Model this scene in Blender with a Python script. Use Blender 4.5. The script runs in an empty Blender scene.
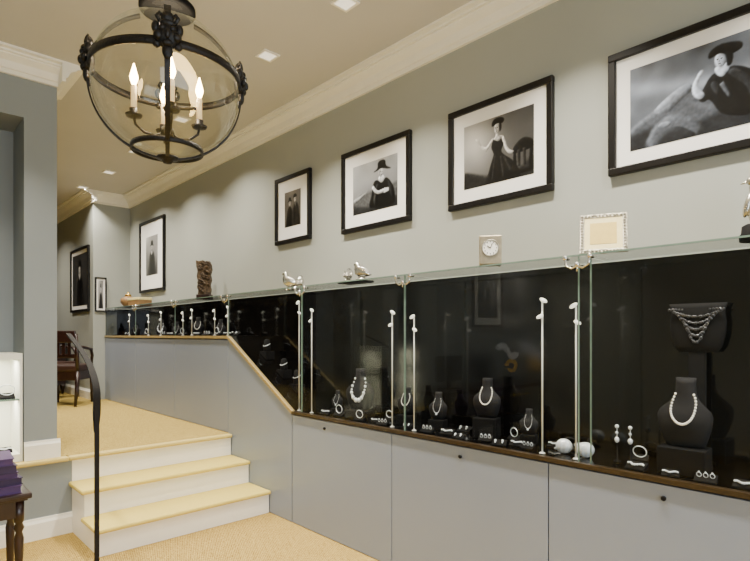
import bpy, bmesh, math, random
import numpy as np
from mathutils import Vector, Matrix
random.seed(7)
scene=bpy.context.scene
COL=scene.collection
pi=math.pi
# ------------------------------------------------------------------ materials
def lin(c):
    return tuple(((v/255)/12.92 if v/255<=0.04045 else ((v/255+0.055)/1.055)**2.4) for v in c)
def mat(name,rgb,rough=.5,metal=0.,var=.06,nscale=12.,bump=0.,emit=0.,emcol=None,spec=.5,coat=0.,bscale=None,stretch=None,rgb2=None,rotz=0,ior=1.5):
    m=bpy.data.materials.new(name); m.use_nodes=True
    nt=m.node_tree; b=nt.nodes['Principled BSDF']
    tc=nt.nodes.new('ShaderNodeTexCoord'); mp=nt.nodes.new('ShaderNodeMapping')
    if stretch: mp.inputs['Scale'].default_value=stretch
    mp.inputs['Rotation'].default_value=(0,0,rotz)
    nt.links.new(tc.outputs['Object'],mp.inputs['Vector'])
    n=nt.nodes.new('ShaderNodeTexNoise'); n.inputs['Scale'].default_value=nscale; n.inputs['Detail'].default_value=4
    nt.links.new(mp.outputs['Vector'],n.inputs['Vector'])
    r=nt.nodes.new('ShaderNodeValToRGB'); nt.links.new(n.outputs['Fac'],r.inputs['Fac'])
    c=lin(rgb); c2=lin(rgb2) if rgb2 else tuple(v*(1+var) for v in c); c1=c if rgb2 else tuple(v*(1-var) for v in c)
    r.color_ramp.elements[0].position=.3; r.color_ramp.elements[1].position=.7
    r.color_ramp.elements[0].color=(*c1,1); r.color_ramp.elements[1].color=(*c2,1)
    nt.links.new(r.outputs['Color'],b.inputs['Base Color'])
    b.inputs['Roughness'].default_value=rough; b.inputs['Metallic'].default_value=metal; b.inputs['IOR'].default_value=ior
    b.inputs['Specular IOR Level'].default_value=spec
    b.inputs['Coat Weight'].default_value=coat
    if bump:
        n2=nt.nodes.new('ShaderNodeTexNoise'); n2.inputs['Scale'].default_value=bscale or nscale*4
        nt.links.new(mp.outputs['Vector'],n2.inputs['Vector'])
        bp=nt.nodes.new('ShaderNodeBump'); bp.inputs['Strength'].default_value=bump; bp.inputs['Distance'].default_value=.01
        nt.links.new(n2.outputs['Fac'],bp.inputs['Height']); nt.links.new(bp.outputs['Normal'],b.inputs['Normal'])
    if emit:
        b.inputs['Emission Color'].default_value=(*lin(emcol or rgb),1); b.inputs['Emission Strength'].default_value=emit
    return m
def glassmat(name,tint=(.97,.985,.975),ior=1.4,rough=0.):
    m=bpy.data.materials.new(name); m.use_nodes=True; nt=m.node_tree
    for n in list(nt.nodes): nt.nodes.remove(n)
    o=nt.nodes.new('ShaderNodeOutputMaterial'); mx=nt.nodes.new('ShaderNodeMixShader')
    t=nt.nodes.new('ShaderNodeBsdfTransparent'); g=nt.nodes.new('ShaderNodeBsdfGlossy'); f=nt.nodes.new('ShaderNodeFresnel')
    t.inputs['Color'].default_value=(*tint,1); g.inputs['Roughness'].default_value=rough; g.inputs['Color'].default_value=(.95,1,.97,1)
    # thin sheet: same reflectance from both faces (ior is inverted on back faces)
    ge=nt.nodes.new('ShaderNodeNewGeometry'); ma=nt.nodes.new('ShaderNodeMath'); ma.operation='MULTIPLY_ADD'; ma.inputs[1].default_value=-2; ma.inputs[2].default_value=1
    pw=nt.nodes.new('ShaderNodeMath'); pw.operation='POWER'; pw.inputs[0].default_value=ior
    nt.links.new(ge.outputs['Backfacing'],ma.inputs[0]); nt.links.new(ma.outputs[0],pw.inputs[1]); nt.links.new(pw.outputs[0],f.inputs['IOR'])
    nt.links.new(f.outputs[0],mx.inputs[0]); nt.links.new(t.outputs[0],mx.inputs[1]); nt.links.new(g.outputs[0],mx.inputs[2])
    nt.links.new(mx.outputs[0],o.inputs[0]); return m
def carpet(name,a,b_,sc=28,dist=4,rz=.78,mixf=.6,rough=.95,ns=160):
    m=bpy.data.materials.new(name); m.use_nodes=True; nt=m.node_tree; b=nt.nodes['Principled BSDF']
    tc=nt.nodes.new('ShaderNodeTexCoord'); mp=nt.nodes.new('ShaderNodeMapping'); mp.inputs['Rotation'].default_value=(0,0,rz)
    nt.links.new(tc.outputs['Object'],mp.inputs['Vector'])
    w=nt.nodes.new('ShaderNodeTexWave'); w.inputs['Scale'].default_value=sc; w.inputs['Distortion'].default_value=dist; w.inputs['Detail'].default_value=3; w.inputs['Detail Scale'].default_value=4
    nt.links.new(mp.outputs['Vector'],w.inputs['Vector'])
    n=nt.nodes.new('ShaderNodeTexNoise'); n.inputs['Scale'].default_value=ns; nt.links.new(tc.outputs['Object'],n.inputs['Vector'])
    mx=nt.nodes.new('ShaderNodeMix'); mx.inputs[0].default_value=mixf
    nt.links.new(w.outputs['Fac'],mx.inputs[2]); nt.links.new(n.outputs['Fac'],mx.inputs[3])
    r=nt.nodes.new('ShaderNodeValToRGB'); r.color_ramp.elements[0].position=.3; r.color_ramp.elements[1].position=.7
    r.color_ramp.elements[0].color=(*lin(a),1); r.color_ramp.elements[1].color=(*lin(b_),1)
    nt.links.new(mx.outputs[0],r.inputs['Fac']); nt.links.new(r.outputs['Color'],b.inputs['Base Color'])
    b.inputs['Roughness'].default_value=rough; b.inputs['Specular IOR Level'].default_value=.1
    bp=nt.nodes.new('ShaderNodeBump'); bp.inputs['Strength'].default_value=.3; bp.inputs['Distance'].default_value=.003
    nt.links.new(mx.outputs[0],bp.inputs['Height']); nt.links.new(bp.outputs['Normal'],b.inputs['Normal'])
    return m
M={}
M['wall']=mat('wall_paint',(161,165,158),.6,var=.02,nscale=3)
M['pier']=mat('pier_paint',(136,143,144),.6,var=.02,nscale=3)
M['ceil']=mat('ceiling_paint',(202,200,194),.8,var=.02,nscale=2)
M['white']=mat('trim_paint',(246,243,230),.4,var=.015)
M['riser']=mat('riser_paint',(250,247,236),.45,var=.015)
M['carpet']=carpet('sisal_carpet',(134,110,54),(202,178,104),sc=22,ns=90)
M['floorl']=carpet('sisal_carpet_lower',(132,106,52),(200,172,100),sc=30,dist=7,rz=.4,mixf=.4,ns=110)
M['tread']=mat('straw_tread',(216,194,96),.6,var=.08,nscale=30,stretch=(2,14,14),bump=.1)
M['nosing']=mat('pale_nosing',(206,184,104),.6,var=.05,nscale=8)
M['panel']=mat('grey_lacquer',(141,151,169),.3,var=.015,nscale=2,spec=.55)
M['gap']=mat('dark_carcass',(30,28,27),.7)
M['wood']=mat('pale_gold_wood',(146,126,80),.35,var=.25,nscale=18,stretch=(12,1,12),rgb2=(192,170,118))
M['trimdark']=mat('bronze_brown_trim',(44,35,25),.28,.2,nscale=18,stretch=(12,1,12),rgb2=(74,60,40))
M['black']=mat('black_velvet',(13,12,13),.8,var=.2,nscale=60,spec=.2)
M['bust']=mat('charcoal_velvet',(26,25,27),.8,var=.15,nscale=60,spec=.25)
M['blackgloss']=mat('black_gloss',(8,7,7),.10,var=.1,spec=.55)
M['frame']=mat('black_frame',(10,8,7),.4,var=.2,nscale=20,spec=.35)
M['mat']=mat('passe_partout',(248,247,243),.8,var=.01)
M['glass']=glassmat('clear_glass',ior=1.30)
M['globe']=glassmat('globe_glass',(.93,.92,.87),ior=1.6)
M['edge']=mat('glass_edge',(112,134,122),.15,var=.1,spec=.8)
M['chrome']=mat('chrome',(225,225,225),.12,1.,var=.03)
M['silver']=mat('silver',(228,226,220),.22,1.,var=.06,nscale=30,bump=.1)
M['oldsilver']=mat('antique_silver',(138,134,120),.35,.75,nscale=90,bump=.3,rgb2=(186,182,166))
M['gem']=mat('bright_silver_stones',(232,236,240),.25,.1,var=.1,nscale=200,spec=.8)
M['clock']=mat('champagne_metal',(160,150,126),.4,.7,var=.12,nscale=40)
M['rod']=mat('white_metal_rod',(232,231,226),.3,.2,var=.02)
M['lamp']=mat('led_head',(255,252,240),.3,emit=1.2,emcol=(255,250,235))
M['iron']=mat('dark_bronze',(24,21,19),.42,.35,var=.3,nscale=40,bump=.3)
M['capblack']=mat('blackened_iron',(5,5,5),.7,var=.2,nscale=40,spec=.15)
M['rail']=mat('burnished_iron',(22,20,19),.65,.0,var=.2,nscale=20,spec=.25)
M['ivory']=mat('candle_ivory',(240,225,190),.5,var=.03,emit=.7,emcol=(255,205,130))
M['flame']=mat('bulb_flame',(255,235,190),.3,emit=60,emcol=(255,208,132))
M['lens']=mat('downlight_lens',(255,250,235),.4,emit=1.0,emcol=(255,244,225))
M['darkwood']=mat('dark_mahogany',(38,18,12),.32,var=.35,nscale=14,stretch=(3,3,.6),coat=.2)
M['redseat']=mat('brown_leather',(52,28,20),.45,var=.2)
M['purple']=mat('purple_cloth',(70,44,92),.6,var=.12,nscale=50)
M['purple2']=mat('dark_purple_cloth',(48,30,66),.6,var=.12,nscale=50)
M['pearl']=mat('pearl',(246,243,236),.25,var=.02,spec=.8)
M['beads']=mat('grey_beads',(52,52,56),.3,0,var=.4,nscale=80,spec=.7)
M['gold']=mat('gold',(200,160,80),.25,1.,var=.08)
M['bronze']=mat('carved_bronze',(44,34,27),.5,.3,bump=.6,nscale=50,rgb2=(104,84,58))
M['dial']=mat('clock_dial',(244,242,232),.5,var=.01)
M['cream']=mat('cream_card',(198,172,88),.6,var=.06,nscale=30)
M['cream2']=mat('pale_card',(222,208,150),.6,var=.04,nscale=40)
M['tan']=mat('tan_leather_box',(134,104,66),.5,var=.15,nscale=30)
M['lit']=mat('lit_shelf_lining',(236,235,222),.6,var=.01)
M['leaf']=mat('leaf_green',(50,90,40),.5,var=.2)
M['petal']=mat('white_petal_glow',(245,240,240),.5,var=.02,emit=1.4,emcol=(250,248,250))  # orchid petals glow by added emission so their reflection shows in the case
M['yellow']=mat('sunflower_petal_glow',(250,190,20),.5,emit=1.6,emcol=(255,190,20))  # emission added to the sunflower to brighten its mirrored image
M['screen']=mat('dark_screen',(30,32,38),.1)
M['door']=mat('brown_panel',(46,40,35),.6,var=.1)
# ------------------------------------------------------------------ mesh builder
class B:
    def __init__(s): s.bm=bmesh.new(); s.mi=0
    def _tag(s,fs,smooth=False):
        for f in fs: f.material_index=s.mi; f.smooth=smooth
    def box(s,x0,x1,y0,y1,z0,z1,bev=0.,rot=None):
        vs=[s.bm.verts.new((x,y,z)) for x in (x0,x1) for y in (y0,y1) for z in (z0,z1)]
        q=[(0,1,3,2),(4,6,7,5),(0,4,5,1),(2,3,7,6),(0,2,6,4),(1,5,7,3)]
        fs=[s.bm.faces.new([vs[i] for i in a]) for a in q]; s._tag(fs)
        if rot is not None:
            c=Vector(((x0+x1)/2,(y0+y1)/2,(z0+z1)/2)); 
            for v in vs: v.co=c+rot@(v.co-c)
        if bev:
            es=list({e for f in fs for e in f.edges})
            r=bmesh.ops.bevel(s.bm,geom=es,offset=bev,segments=2,affect='EDGES',profile=.5)
            s._tag(r['faces'])
        return s
    def loft(s,rings,cap=True,closed=False,smooth=True):
        R=[[s.bm.verts.new(p) for p in r] for r in rings]; n=len(R[0]); fs=[]
        m=len(R) if closed else len(R)-1
        for i in range(m):
            a,b=R[i],R[(i+1)%len(R)]
            for j in range(n):
                fs.append(s.bm.faces.new((a[j],a[(j+1)%n],b[(j+1)%n],b[j])))
        s._tag(fs,smooth)
        if cap and not closed:
            c=[s.bm.faces.new(R[0][::-1]),s.bm.faces.new(R[-1])]; s._tag(c,False)
        return s
    def cyl(s,p0,p1,r0,r1=None,n=14):
        r1=r0 if r1 is None else r1; p0=Vector(p0);p1=Vector(p1); d=(p1-p0).normalized()
        u=d.orthogonal().normalized(); w=d.cross(u)
        return s.loft([[p+r*(math.cos(2*pi*j/n)*u+math.sin(2*pi*j/n)*w) for j in range(n)] for p,r in((p0,r0),(p1,r1))])
    def tube(s,pts,r,n=8,closed=False,flat=None):
        pts=[Vector(p) for p in pts]; N=len(pts); rings=[]; pu=None
        for i,p in enumerate(pts):
            a=pts[(i-1)%N] if (closed or i>0) else p; b=pts[(i+1)%N] if (closed or i<N-1) else p
            d=(b-a).normalized()
            if pu is None: pu=d.orthogonal().normalized()
            u=(pu-d*pu.dot(d)).normalized(); pu=u; w=d.cross(u)
            rr=r[i] if isinstance(r,(list,tuple)) else r
            rings.append([p+rr*(math.cos(2*pi*j/n)*u+math.sin(2*pi*j/n)*w) for j in range(n)])
        return s.loft(rings,closed=closed)
    def sph(s,c,r,sc=(1,1,1),nu=14,nv=9,rot=None):
        mtx=Matrix.Translation(Vector(c))@((rot.to_4x4()) if rot is not None else Matrix())@Matrix.Diagonal((sc[0]*r,sc[1]*r,sc[2]*r,1))
        ret=bmesh.ops.create_uvsphere(s.bm,u_segments=nu,v_segments=nv,radius=1,matrix=mtx)
        s._tag({f for v in ret['verts'] for f in v.link_faces},True); return s
    def lathe(s,prof,c=(0,0,0),n=24,cap=True,closed=False,a0=0):
        c=Vector(c)
        return s.loft([[c+Vector((r*math.cos(a0+2*pi*j/n),r*math.sin(a0+2*pi*j/n),z)) for j in range(n)] for r,z in prof],cap=cap,closed=closed)
    def ell(s,rings,c=(0,0,0),n=18):
        c=Vector(c)
        return s.loft([[c+Vector((cx+rx*math.cos(2*pi*j/n),ry*math.sin(2*pi*j/n),z)) for j in range(n)] for z,cx,rx,ry in rings])
    def prism(s,pts,axis,a,b):
        def P(p,t): return {'x':(t,p[0],p[1]),'y':(p[0],t,p[1]),'z':(p[0],p[1],t)}[axis]
        A=[s.bm.verts.new(P(p,a)) for p in pts]; C=[s.bm.verts.new(P(p,b)) for p in pts]; n=len(pts)
        fs=[s.bm.faces.new(A[::-1]),s.bm.faces.new(C)]+[s.bm.faces.new((A[i],A[(i+1)%n],C[(i+1)%n],C[i])) for i in range(n)]
        s._tag(fs); return s
    def quad(s,*pts):
        s._tag([s.bm.faces.new([s.bm.verts.new(p) for p in pts])]); return s
    def obj(s,name,mats,parent=None,loc=(0,0,0),rot=(0,0,0),**kw):
        bmesh.ops.recalc_face_normals(s.bm,faces=s.bm.faces[:])
        me=bpy.data.meshes.new(name); s.bm.to_mesh(me); s.bm.free()
        for m in (mats if isinstance(mats,(list,tuple)) else [mats]): me.materials.append(M[m] if isinstance(m,str) else m)
        o=bpy.data.objects.new(name,me); COL.objects.link(o); o.location=loc; o.rotation_euler=rot
        if parent: o.parent=parent
        for k,v in kw.items(): o[k]=v
        return o
def struct(b,name,m): return b.obj(name,m,kind='structure')
def thing(name,label,cat,loc=(0,0,0),rot=0.,group=None):
    e=bpy.data.objects.new(name,None); COL.objects.link(e); e.location=loc; e.rotation_euler=(0,0,rot); e.empty_display_size=.05
    e['label']=label; e['category']=cat
    if group: e['group']=group
    return e
# ------------------------------------------------------------------ camera
a=math.atan(505/535)
cam=bpy.data.cameras.new('camera'); co=bpy.data.objects.new('camera',cam); COL.objects.link(co)
co.location=(0,0,1.35); co.rotation_euler=(pi/2,0,-a)
cam.sensor_width=36; cam.lens=535/750*36; cam.shift_y=(335-280.5)/750; cam.clip_start=.05
scene.camera=co
# ------------------------------------------------------------------ room
W=2.52; F=2.21; H=3.17; PZ=.52; YP=7.43
struct(B().box(-2.6,W+.1,-3.1,4.14,-.1,0),'floor','floorl')
struct(B().box(-2.6,W+.1,4.14,12.6,.0,PZ),'floor_platform','carpet')
struct(B().box(-2.6,W+.1,-3.1,12.6,H,H+.1),'ceiling','ceil')
struct(B().box(W,W+.1,-3.1,YP,-.1,H),'wall_right','wall')
struct(B().box(2.07,W+.1,YP,12.6,-.1,H),'wall_right_far','wall')
struct(B().box(-.7,2.2,12.5,12.6,-.1,H),'wall_far','door')
struct(B().box(-2.6,-2.5,-3.1,4.14,-.1,H),'wall_left','wall')
struct(B().box(-.7,-.6,4.64,12.5,PZ,H),'dark_reflection_panel','door')  # unseen dark panel, added to darken what the showcase back reflects
struct(B().box(-2.6,W+.1,-3.1,-3.0,-.1,.5),'wall_back_sill','wall')
struct(B().box(-2.6,W+.1,-3.1,-3.0,2.8,H),'wall_back_header','wall')
b=B(); b.box(.736,.927,4.14,4.64,PZ,H); struct(b,'wall_pier','pier')
struct(B().box(-2.5,.40,4.14,4.64,PZ,H),'wall_partition','pier')
struct(B().box(.40,.736,4.14,4.50,2.78,H),'wall_niche_header','pier')
struct(B().box(.40,.736,4.50,4.64,PZ,H),'wall_niche_back','pier')
struct(B().box(-2.5,1.009,4.10,4.138,0,.491),'wall_platform_face','pier')
def crown(d=1.): return [(0,-.135),(.020,-.135),(.020,-.108),(.032,-.106),(.038,-.094),(.050,-.066),(.090,-.040),(.093,-.032),(.110,-.032),(.110,-.019),(.14,-.015),(.14,0),(0,0)]
b=B(); b.prism([(W-x,H+z) for x,z in crown()],'y',-3,YP); struct(b,'trim_1','white')
b=B(); b.prism([(2.07-x,H+z) for x,z in crown()],'y',YP-.14,12.5); struct(b,'trim_2','white')
b=B(); b.prism([(YP-x,H+z) for x,z in crown()],'x',2.07-.0,W); struct(b,'trim_3','white')
b=B(); b.prism([(4.14-x,H+z) for x,z in crown()],'x',-2.5,.927); 
b.prism([(.927+x,H+z) for x,z in crown()],'y',4.0,4.64); struct(b,'trim_4','white')
def base(b,ax,pos,s,a0,a1,z0,h=.125):
    pr=[(0,0),(.018,0),(.018,h*.78),(.01,h*.9),(.008,h),(0,h)]
    if ax=='x': b.prism([(pos-x,z0+z) for x,z in pr],'x',a0,a1)
    else: b.prism([(pos+s*x,z0+z) for x,z in pr],'y',a0,a1)
    return b
struct(base(B(),'x',4.14,-1,.736,.945,PZ),'baseboard_pier','white')
struct(base(B(),'x',4.10,-1,-2.5,1.009,0,.14),'baseboard_platform','white')
struct(base(B(),'y',2.07,-1,YP,12.5,PZ),'baseboard_far','white')
struct(B().box(-2.5,.985,4.07,4.139,.492,.5203,.008),'trim_5','nosing')
# ------------------------------------------------------------------ staircase
st=thing('staircase','short flight of white stairs with straw-coloured treads beside the display counter','staircase',(0,0,0))
for i,(y,z,y1) in enumerate([(3.50,.173,3.80),(3.80,.347,4.09),(4.09,.52,4.128)]):
    B().box(1.01,2.205,y+.012,y1+(.012 if i<2 else .008),0,z-.026).obj('riser','riser',st,label='white painted riser')
    B().box(.985,2.207,y-.020,y1+.01,z-.028,z+.0008,.011).obj('tread','tread' if i<2 else 'nosing',st,label='straw-coloured tread with rounded nosing')
# ------------------------------------------------------------------ handrail
hr=thing('handrail','slim dark iron handrail curving down into a single post','handrail',(.93,3.27,0))
B().box(-.012,.012,-.006,.006,.012,.95).obj('post','rail',hr)
b=B(); cp=[(.012,.80),(.004,.90),(.0,1.0),(.015,1.06),(.06,1.118),(.14,1.178),(.26,1.238),(.38,1.285),(.50,1.325),(.60,1.358)]
def cr(P,n=5):
    out=[]
    for i in range(len(P)-1):
        p0=Vector(P[max(0,i-1)]);p1=Vector(P[i]);p2=Vector(P[i+1]);p3=Vector(P[min(len(P)-1,i+2)])
        for j in range(n):
            t=j/n; out.append(.5*((2*p1)+(-p0+p2)*t+(2*p0-5*p1+4*p2-p3)*t*t+(-p0+3*p1-3*p2+p3)*t**3))
    out.append(Vector(P[-1])); return out
q=cr(cp); rings=[]
for i,p in enumerate(q):
    k=i/(len(q)-1); d=((q[min(i+1,len(q)-1)]-q[max(i-1,0)])).normalized(); nn=Vector((-d[1],d[0]))*.0045; w=.021*(1-.4*k)*(min(1,.55+i/12))
    A_=p-nn; C_=p+nn
    rings.append([(-w,A_[0],A_[1]),(w,A_[0],A_[1]),(w,C_[0],C_[1]),(-w,C_[0],C_[1])])
b.loft(rings,smooth=False); b.obj('rail','rail',hr)
B().box(-.04,.04,-.04,.04,0,.012,.003).obj('base_plate','rail',hr)
# ------------------------------------------------------------------ counter cabinets
cabs=[(3.21,2.20,2.83),(2.20,1.21,1.70),(1.21,.20,.73),(.20,-.81,-.3)]
for (y1,y0,yk) in cabs:
    c=thing('display_cabinet','grey lacquered floor cabinet unit with a small black lock','cabinet',(F,(y0+y1)/2,0),group='lower counter cabinets')
    hh=(y1-y0)/2
    B().box(.02,.305,-hh+.001,hh-.001,0,.775).obj('body','gap',c)
    B().box(0,.018,-hh+.003,hh-.003,.004,.775,.0015).obj('door','panel',c)
    B().lathe([(.0085,0),(.0095,.003),(.0095,.008),(.007,.010)],n=14).obj('lock','black',c,loc=(0,yk-(y0+y1)/2,.725),rot=(0,-pi/2,0),label='small round black lock')
c=thing('display_cabinet','grey lacquered counter panel rising diagonally along the stairs','cabinet',(0,0,0),group='stair counter panel')
B().prism([(3.216,.004),(3.216,.775),(4.155,1.310),(4.155,.004)],'x',F,F+.018).obj('door','panel',c)
B().prism([(3.215,.0),(3.215,.773),(4.158,1.308),(4.158,.0)],'x',F+.02,W-.005).obj('body','gap',c)
for y0,y1 in [(4.16,5.25),(5.25,6.34),(6.34,7.425)]:
    c=thing('display_cabinet','grey lacquered raised counter cabinet standing on the carpeted platform','cabinet',(F,(y0+y1)/2,PZ),group='upper counter cabinets')
    hh=(y1-y0)/2
    B().box(.02,.305,-hh+.001,hh-.001,0,.79).obj('body','gap',c)
    B().box(0,.018,-hh+.003,hh-.003,.004,.790,.0015).obj('door','panel',c)
# ------------------------------------------------------------------ glass showcase
sc=thing('glass_showcase','long frameless glass jewellery showcase with black interior on the grey counter','showcase',(0,0,0))
def zb(y):
    if y<=3.205: return .805
    if y>=4.155: return 1.345
    return .805+(y-3.205)/.95*.54
Y0=-.81; Y1=7.425
lo=[(Y0,.783),(3.210,.783),(4.160,1.320),(Y1,1.320)]; up=[(Y0,.803),(3.203,.803),(4.153,1.343),(Y1,1.343)]
for i in range(3):
    pg=[lo[i],lo[i+1],up[i+1],up[i]]
    B().prism(pg,'x',F-.010,F+.02).obj('wood_trim','trimdark' if i==0 else 'wood',sc,label='dark bronze-brown edging' if i==0 else 'pale gold wooden edging')
    B().prism(pg,'x',F+.021,W-.004).obj('case_floor','blackgloss',sc,label='glossy black display floor')
for pg in ([(Y0,.804),(3.203,.804),(3.203,1.688),(Y0,1.688)],[(3.203,.804),(4.153,1.344),(4.153,1.688),(3.203,1.688)],[(4.153,1.344),(Y1,1.344),(Y1,1.688),(4.153,1.688)]):
    B().prism(pg,'x',W-.022,W-.004).obj('back_panel','blackgloss',sc,label='glossy black back panel')
B().box(F+.005,W-.022,Y1-.006,Y1-.001,1.345,1.688).obj('end_panel','blackgloss',sc)
js=[Y0,.08,1.07,2.10,3.10,4.155,5.25,6.34,Y1]
for y0,y1 in zip(js[:-1],js[1:]):
    b=B()
    if y0<3.2<y1: b.quad((F+.003,y0+.003,zb(y0)),(F+.003,3.205,.805),(F+.003,y1-.003,zb(y1)),(F+.003,y1-.003,1.69),(F+.003,y0+.003,1.69))
    else: b.quad((F+.003,y0+.003,zb(y0)),(F+.003,y1-.003,zb(y1)),(F+.003,y1-.003,1.69),(F+.003,y0+.003,1.69))
    b.obj('glass_front','glass',sc)
    B().quad((F,y0+.003,1.692),(F,y1-.003,1.692),(W-.002,y1-.003,1.692),(W-.002,y0+.003,1.692)).obj('glass_top','glass',sc)
B().box(F-.004,F,Y0,Y1,1.6885,1.6955).obj('glass_edge','edge',sc,label='polished green glass edge')
for y in js[1:-1]:
    B().box(F+.0005,F+.006,y-.0022,y+.0022,zb(y),1.688).obj('glass_edge','edge',sc)
for y in (1.02,2.10,3.10):
    B().quad((F+.012,y,zb(y)),(W-.024,y,zb(y)),(W-.024,y,1.688),(F+.012,y,1.688)).obj('glass_partition','glass',sc)
    B().box(F+.008,F+.012,y-.003,y+.003,zb(y),1.688).obj('glass_edge','edge',sc)
def clamp(y):
    b=B(); x=F-.012; z=1.672
    b.tube([(x,y-.055,z+.008),(x,y-.05,z-.022),(x,y-.025,z-.036),(x,y,z-.026),(x,y+.025,z-.036),(x,y+.05,z-.022),(x,y+.055,z+.008)],.0055)
    for k in (-.055,0,.055): b.sph((x,y+k,z+(.012 if k else -.02)),.0115)
    b.cyl((x,y,z-.05),(x,y,z-.02),.004); b.cyl((x,y-.055,z+.01),(x+.03,y-.055,z+.01),.007); b.cyl((x,y+.055,z+.01),(x+.03,y+.055,z+.01),.007)
    b.cyl((x,y,z-.03),(x+.03,y,z-.03),.005)
    b.obj('clamp','chrome',sc,label='chrome glass clamp with ball ends')
for y in (1.07,2.10,3.10,4.2,5.25,6.34): clamp(y)
def lamp(kind,name,loc,e,col,size,size_y=None,rot=(0,0,0)):
    l=bpy.data.lights.new(name,kind); l.energy=e; l.color=col
    if kind=='POINT': l.shadow_soft_size=size
    else:
        l.size=size
        if size_y: l.shape='RECTANGLE'; l.size_y=size_y
    o=bpy.data.objects.new(name,l); COL.objects.link(o); o.location=loc; o.rotation_euler=rot; return o
def pole(x,y,z0,z1,s=1,flip=1):
    e=thing('spotlight_pole','slim white pole light with small oval heads inside the glass showcase','lamp',(x,y,z0),group='pole lights in the showcase')
    h=z1-z0
    b=B(); b.cyl((0,0,0),(0,0,h),.0037*s+.0004,n=10); b.lathe([(.014,0),(.014,.004),(.006,.008)],n=14); b.obj('pole','rod',e)
    r=Matrix.Rotation(.5*flip,3,'X')
    B().sph((-.006,-.009*flip,h+.004),.015,(.6,1.35,.6),rot=r).obj('lamp_head','lamp',e)
    r=Matrix.Rotation(-.4*flip,3,'X')
    B().sph((-.006,.009*flip,h-.07),.014,(.6,1.3,.6),rot=r).obj('lamp_head','lamp',e)
for y,z1,g in [(3.18,1.58,-1),(3.03,1.52,1),(2.235,1.48,1),(2.06,1.45,-1),(1.262,1.505,1),(1.10,1.475,-1)]: pole(2.25,y,.8045,z1,flip=g)
for i,y in enumerate((4.24,4.48,4.95,5.15,5.70,6.05,6.65)): pole(2.25,y,1.345,1.585-.02*(i%2),.8,flip=1-2*(i%2))
# ------------------------------------------------------------------ jewellery
def bust(x,y,z,s,rot,style,label,plinth=0.,name='necklace_bust'):
    e=thing(name,label,'jewellery display',(x,y,z),rot)
    p=plinth
    if p:
        B().box(-.055*s*1.1,.045*s*1.1,-.078*s,.078*s,0,p-.002,.003).obj('plinth','black',e)
    R=[(0,.005,.022,.062),(.02,.002,.030,.072),(.05,-.002,.036,.082),(.085,-.004,.040,.090),(.112,-.002,.038,.092),(.130,.001,.034,.085),(.145,.005,.030,.070),(.160,.009,.026,.053),(.177,.012,.024,.041),(.198,.014,.022,.035),(.23,.016,.022,.033),(.25,.019,.021,.034)]
    R=[(z_*s+p,cx*s,rx*s,ry*s) for z_,cx,rx,ry in R]
    B().ell(R,n=24).obj('bust','bust',e)
    def fx(zz,yy):
        for q,r in zip(R[:-1],R[1:]):
            if q[0]<=zz<=r[0]:
                k=(zz-q[0])/(r[0]-q[0]); cx=q[1]+k*(r[1]-q[1]); rx=q[2]+k*(r[2]-q[2]); ry=q[3]+k*(r[3]-q[3])
                return cx-rx*math.sqrt(max(0,1-(yy/ry)**2))
        return 0
    m={'pearl':'pearl','silver':'gem','gold':'gold','chunky':'gem'}[style]
    def strand(zt,zl,wd,n,r0,chunky=False):
        b=B()
        for i in range(n):
            t=-1+2*i/(n-1)
            yy=wd*s*math.sin(t*pi*.5)*(1-.42*abs(t)**3); zz=zl+(zt-zl)*(1-math.cos(t*pi/2))
            r=r0*s*(1.15-abs(t)*.6 if chunky else 1)
            if chunky and i%2: r*=.7
            b.sph((fx(zz,yy)-r*.4,yy,zz),r,(1,1,1.1),nu=8,nv=6)
        if style=='silver': b.sph((fx(zl,0)-.004,0,zl-.010*s),.011*s,nu=10,nv=6)
        b.obj('necklace',m,e)
    zt=.19*s+p
    if style=='chunky': strand(zt,.06*s+p,.056,19,.0125,True)
    elif style=='silver': strand(zt,.06*s+p,.048,32,.0032)
    else: strand(zt,.085*s+p,.052,30,.0046)
    return e
bust(2.375,2.66,.8045,1.08,.45,'chunky','black velvet bust with chunky silver stone necklace',.05)
bust(2.385,1.66,.8045,.82,.3,'pearl','low black bust with white pearl necklace on a block',.11)
bust(2.35,.70,.8045,1.08,.05,'pearl','tall black velvet bust with white pearl necklace on a plinth',.105)
bust(2.39,2.00,.8045,.62,.3,'silver','small black bust with fine silver necklace',.06)
bust(2.39,2.25,.8045,.66,.3,'pearl','small black bust with pearl strand',.06)
bust(2.40,1.42,.8045,.5,.3,'silver','small black bust with silver pendant',.05)
bust(2.40,2.93,.8045,.5,.3,'silver','small black bust with silver pendant beside the chunky necklace',.03)
e=thing('necklace_stand','tall black stand draped with multi-strand dark bead necklaces','jewellery display',(2.458,.685,.8045))
b=B(); b.box(-.025,.025,-.05,.05,0,.02,.003); b.box(-.010,.010,-.03,.03,.02,.50); b.obj('post','black',e)
b=B(); b.ell([(.475,0,.012,.070),(.50,0,.018,.088),(.55,0,.022,.100),(.60,.0,.021,.104),(.63,0,.017,.098),(.655,0,.013,.100),(.675,0,.009,.108)],n=24); b.obj('fan','black',e)
for k in range(5):
    b=B()
    for i in range(23):
        t=-1+i/11; yy=(.098-.012*k)*t; zz=.65-(.03+.026*k)*(1-t*t)
        b.sph((-.022,yy,zz),.0052*(1+.3*math.sin(i*2.3+k)),nu=8,nv=6)
    b.obj('bead_strand','beads',e,label='strand of dark grey beads')
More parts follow.
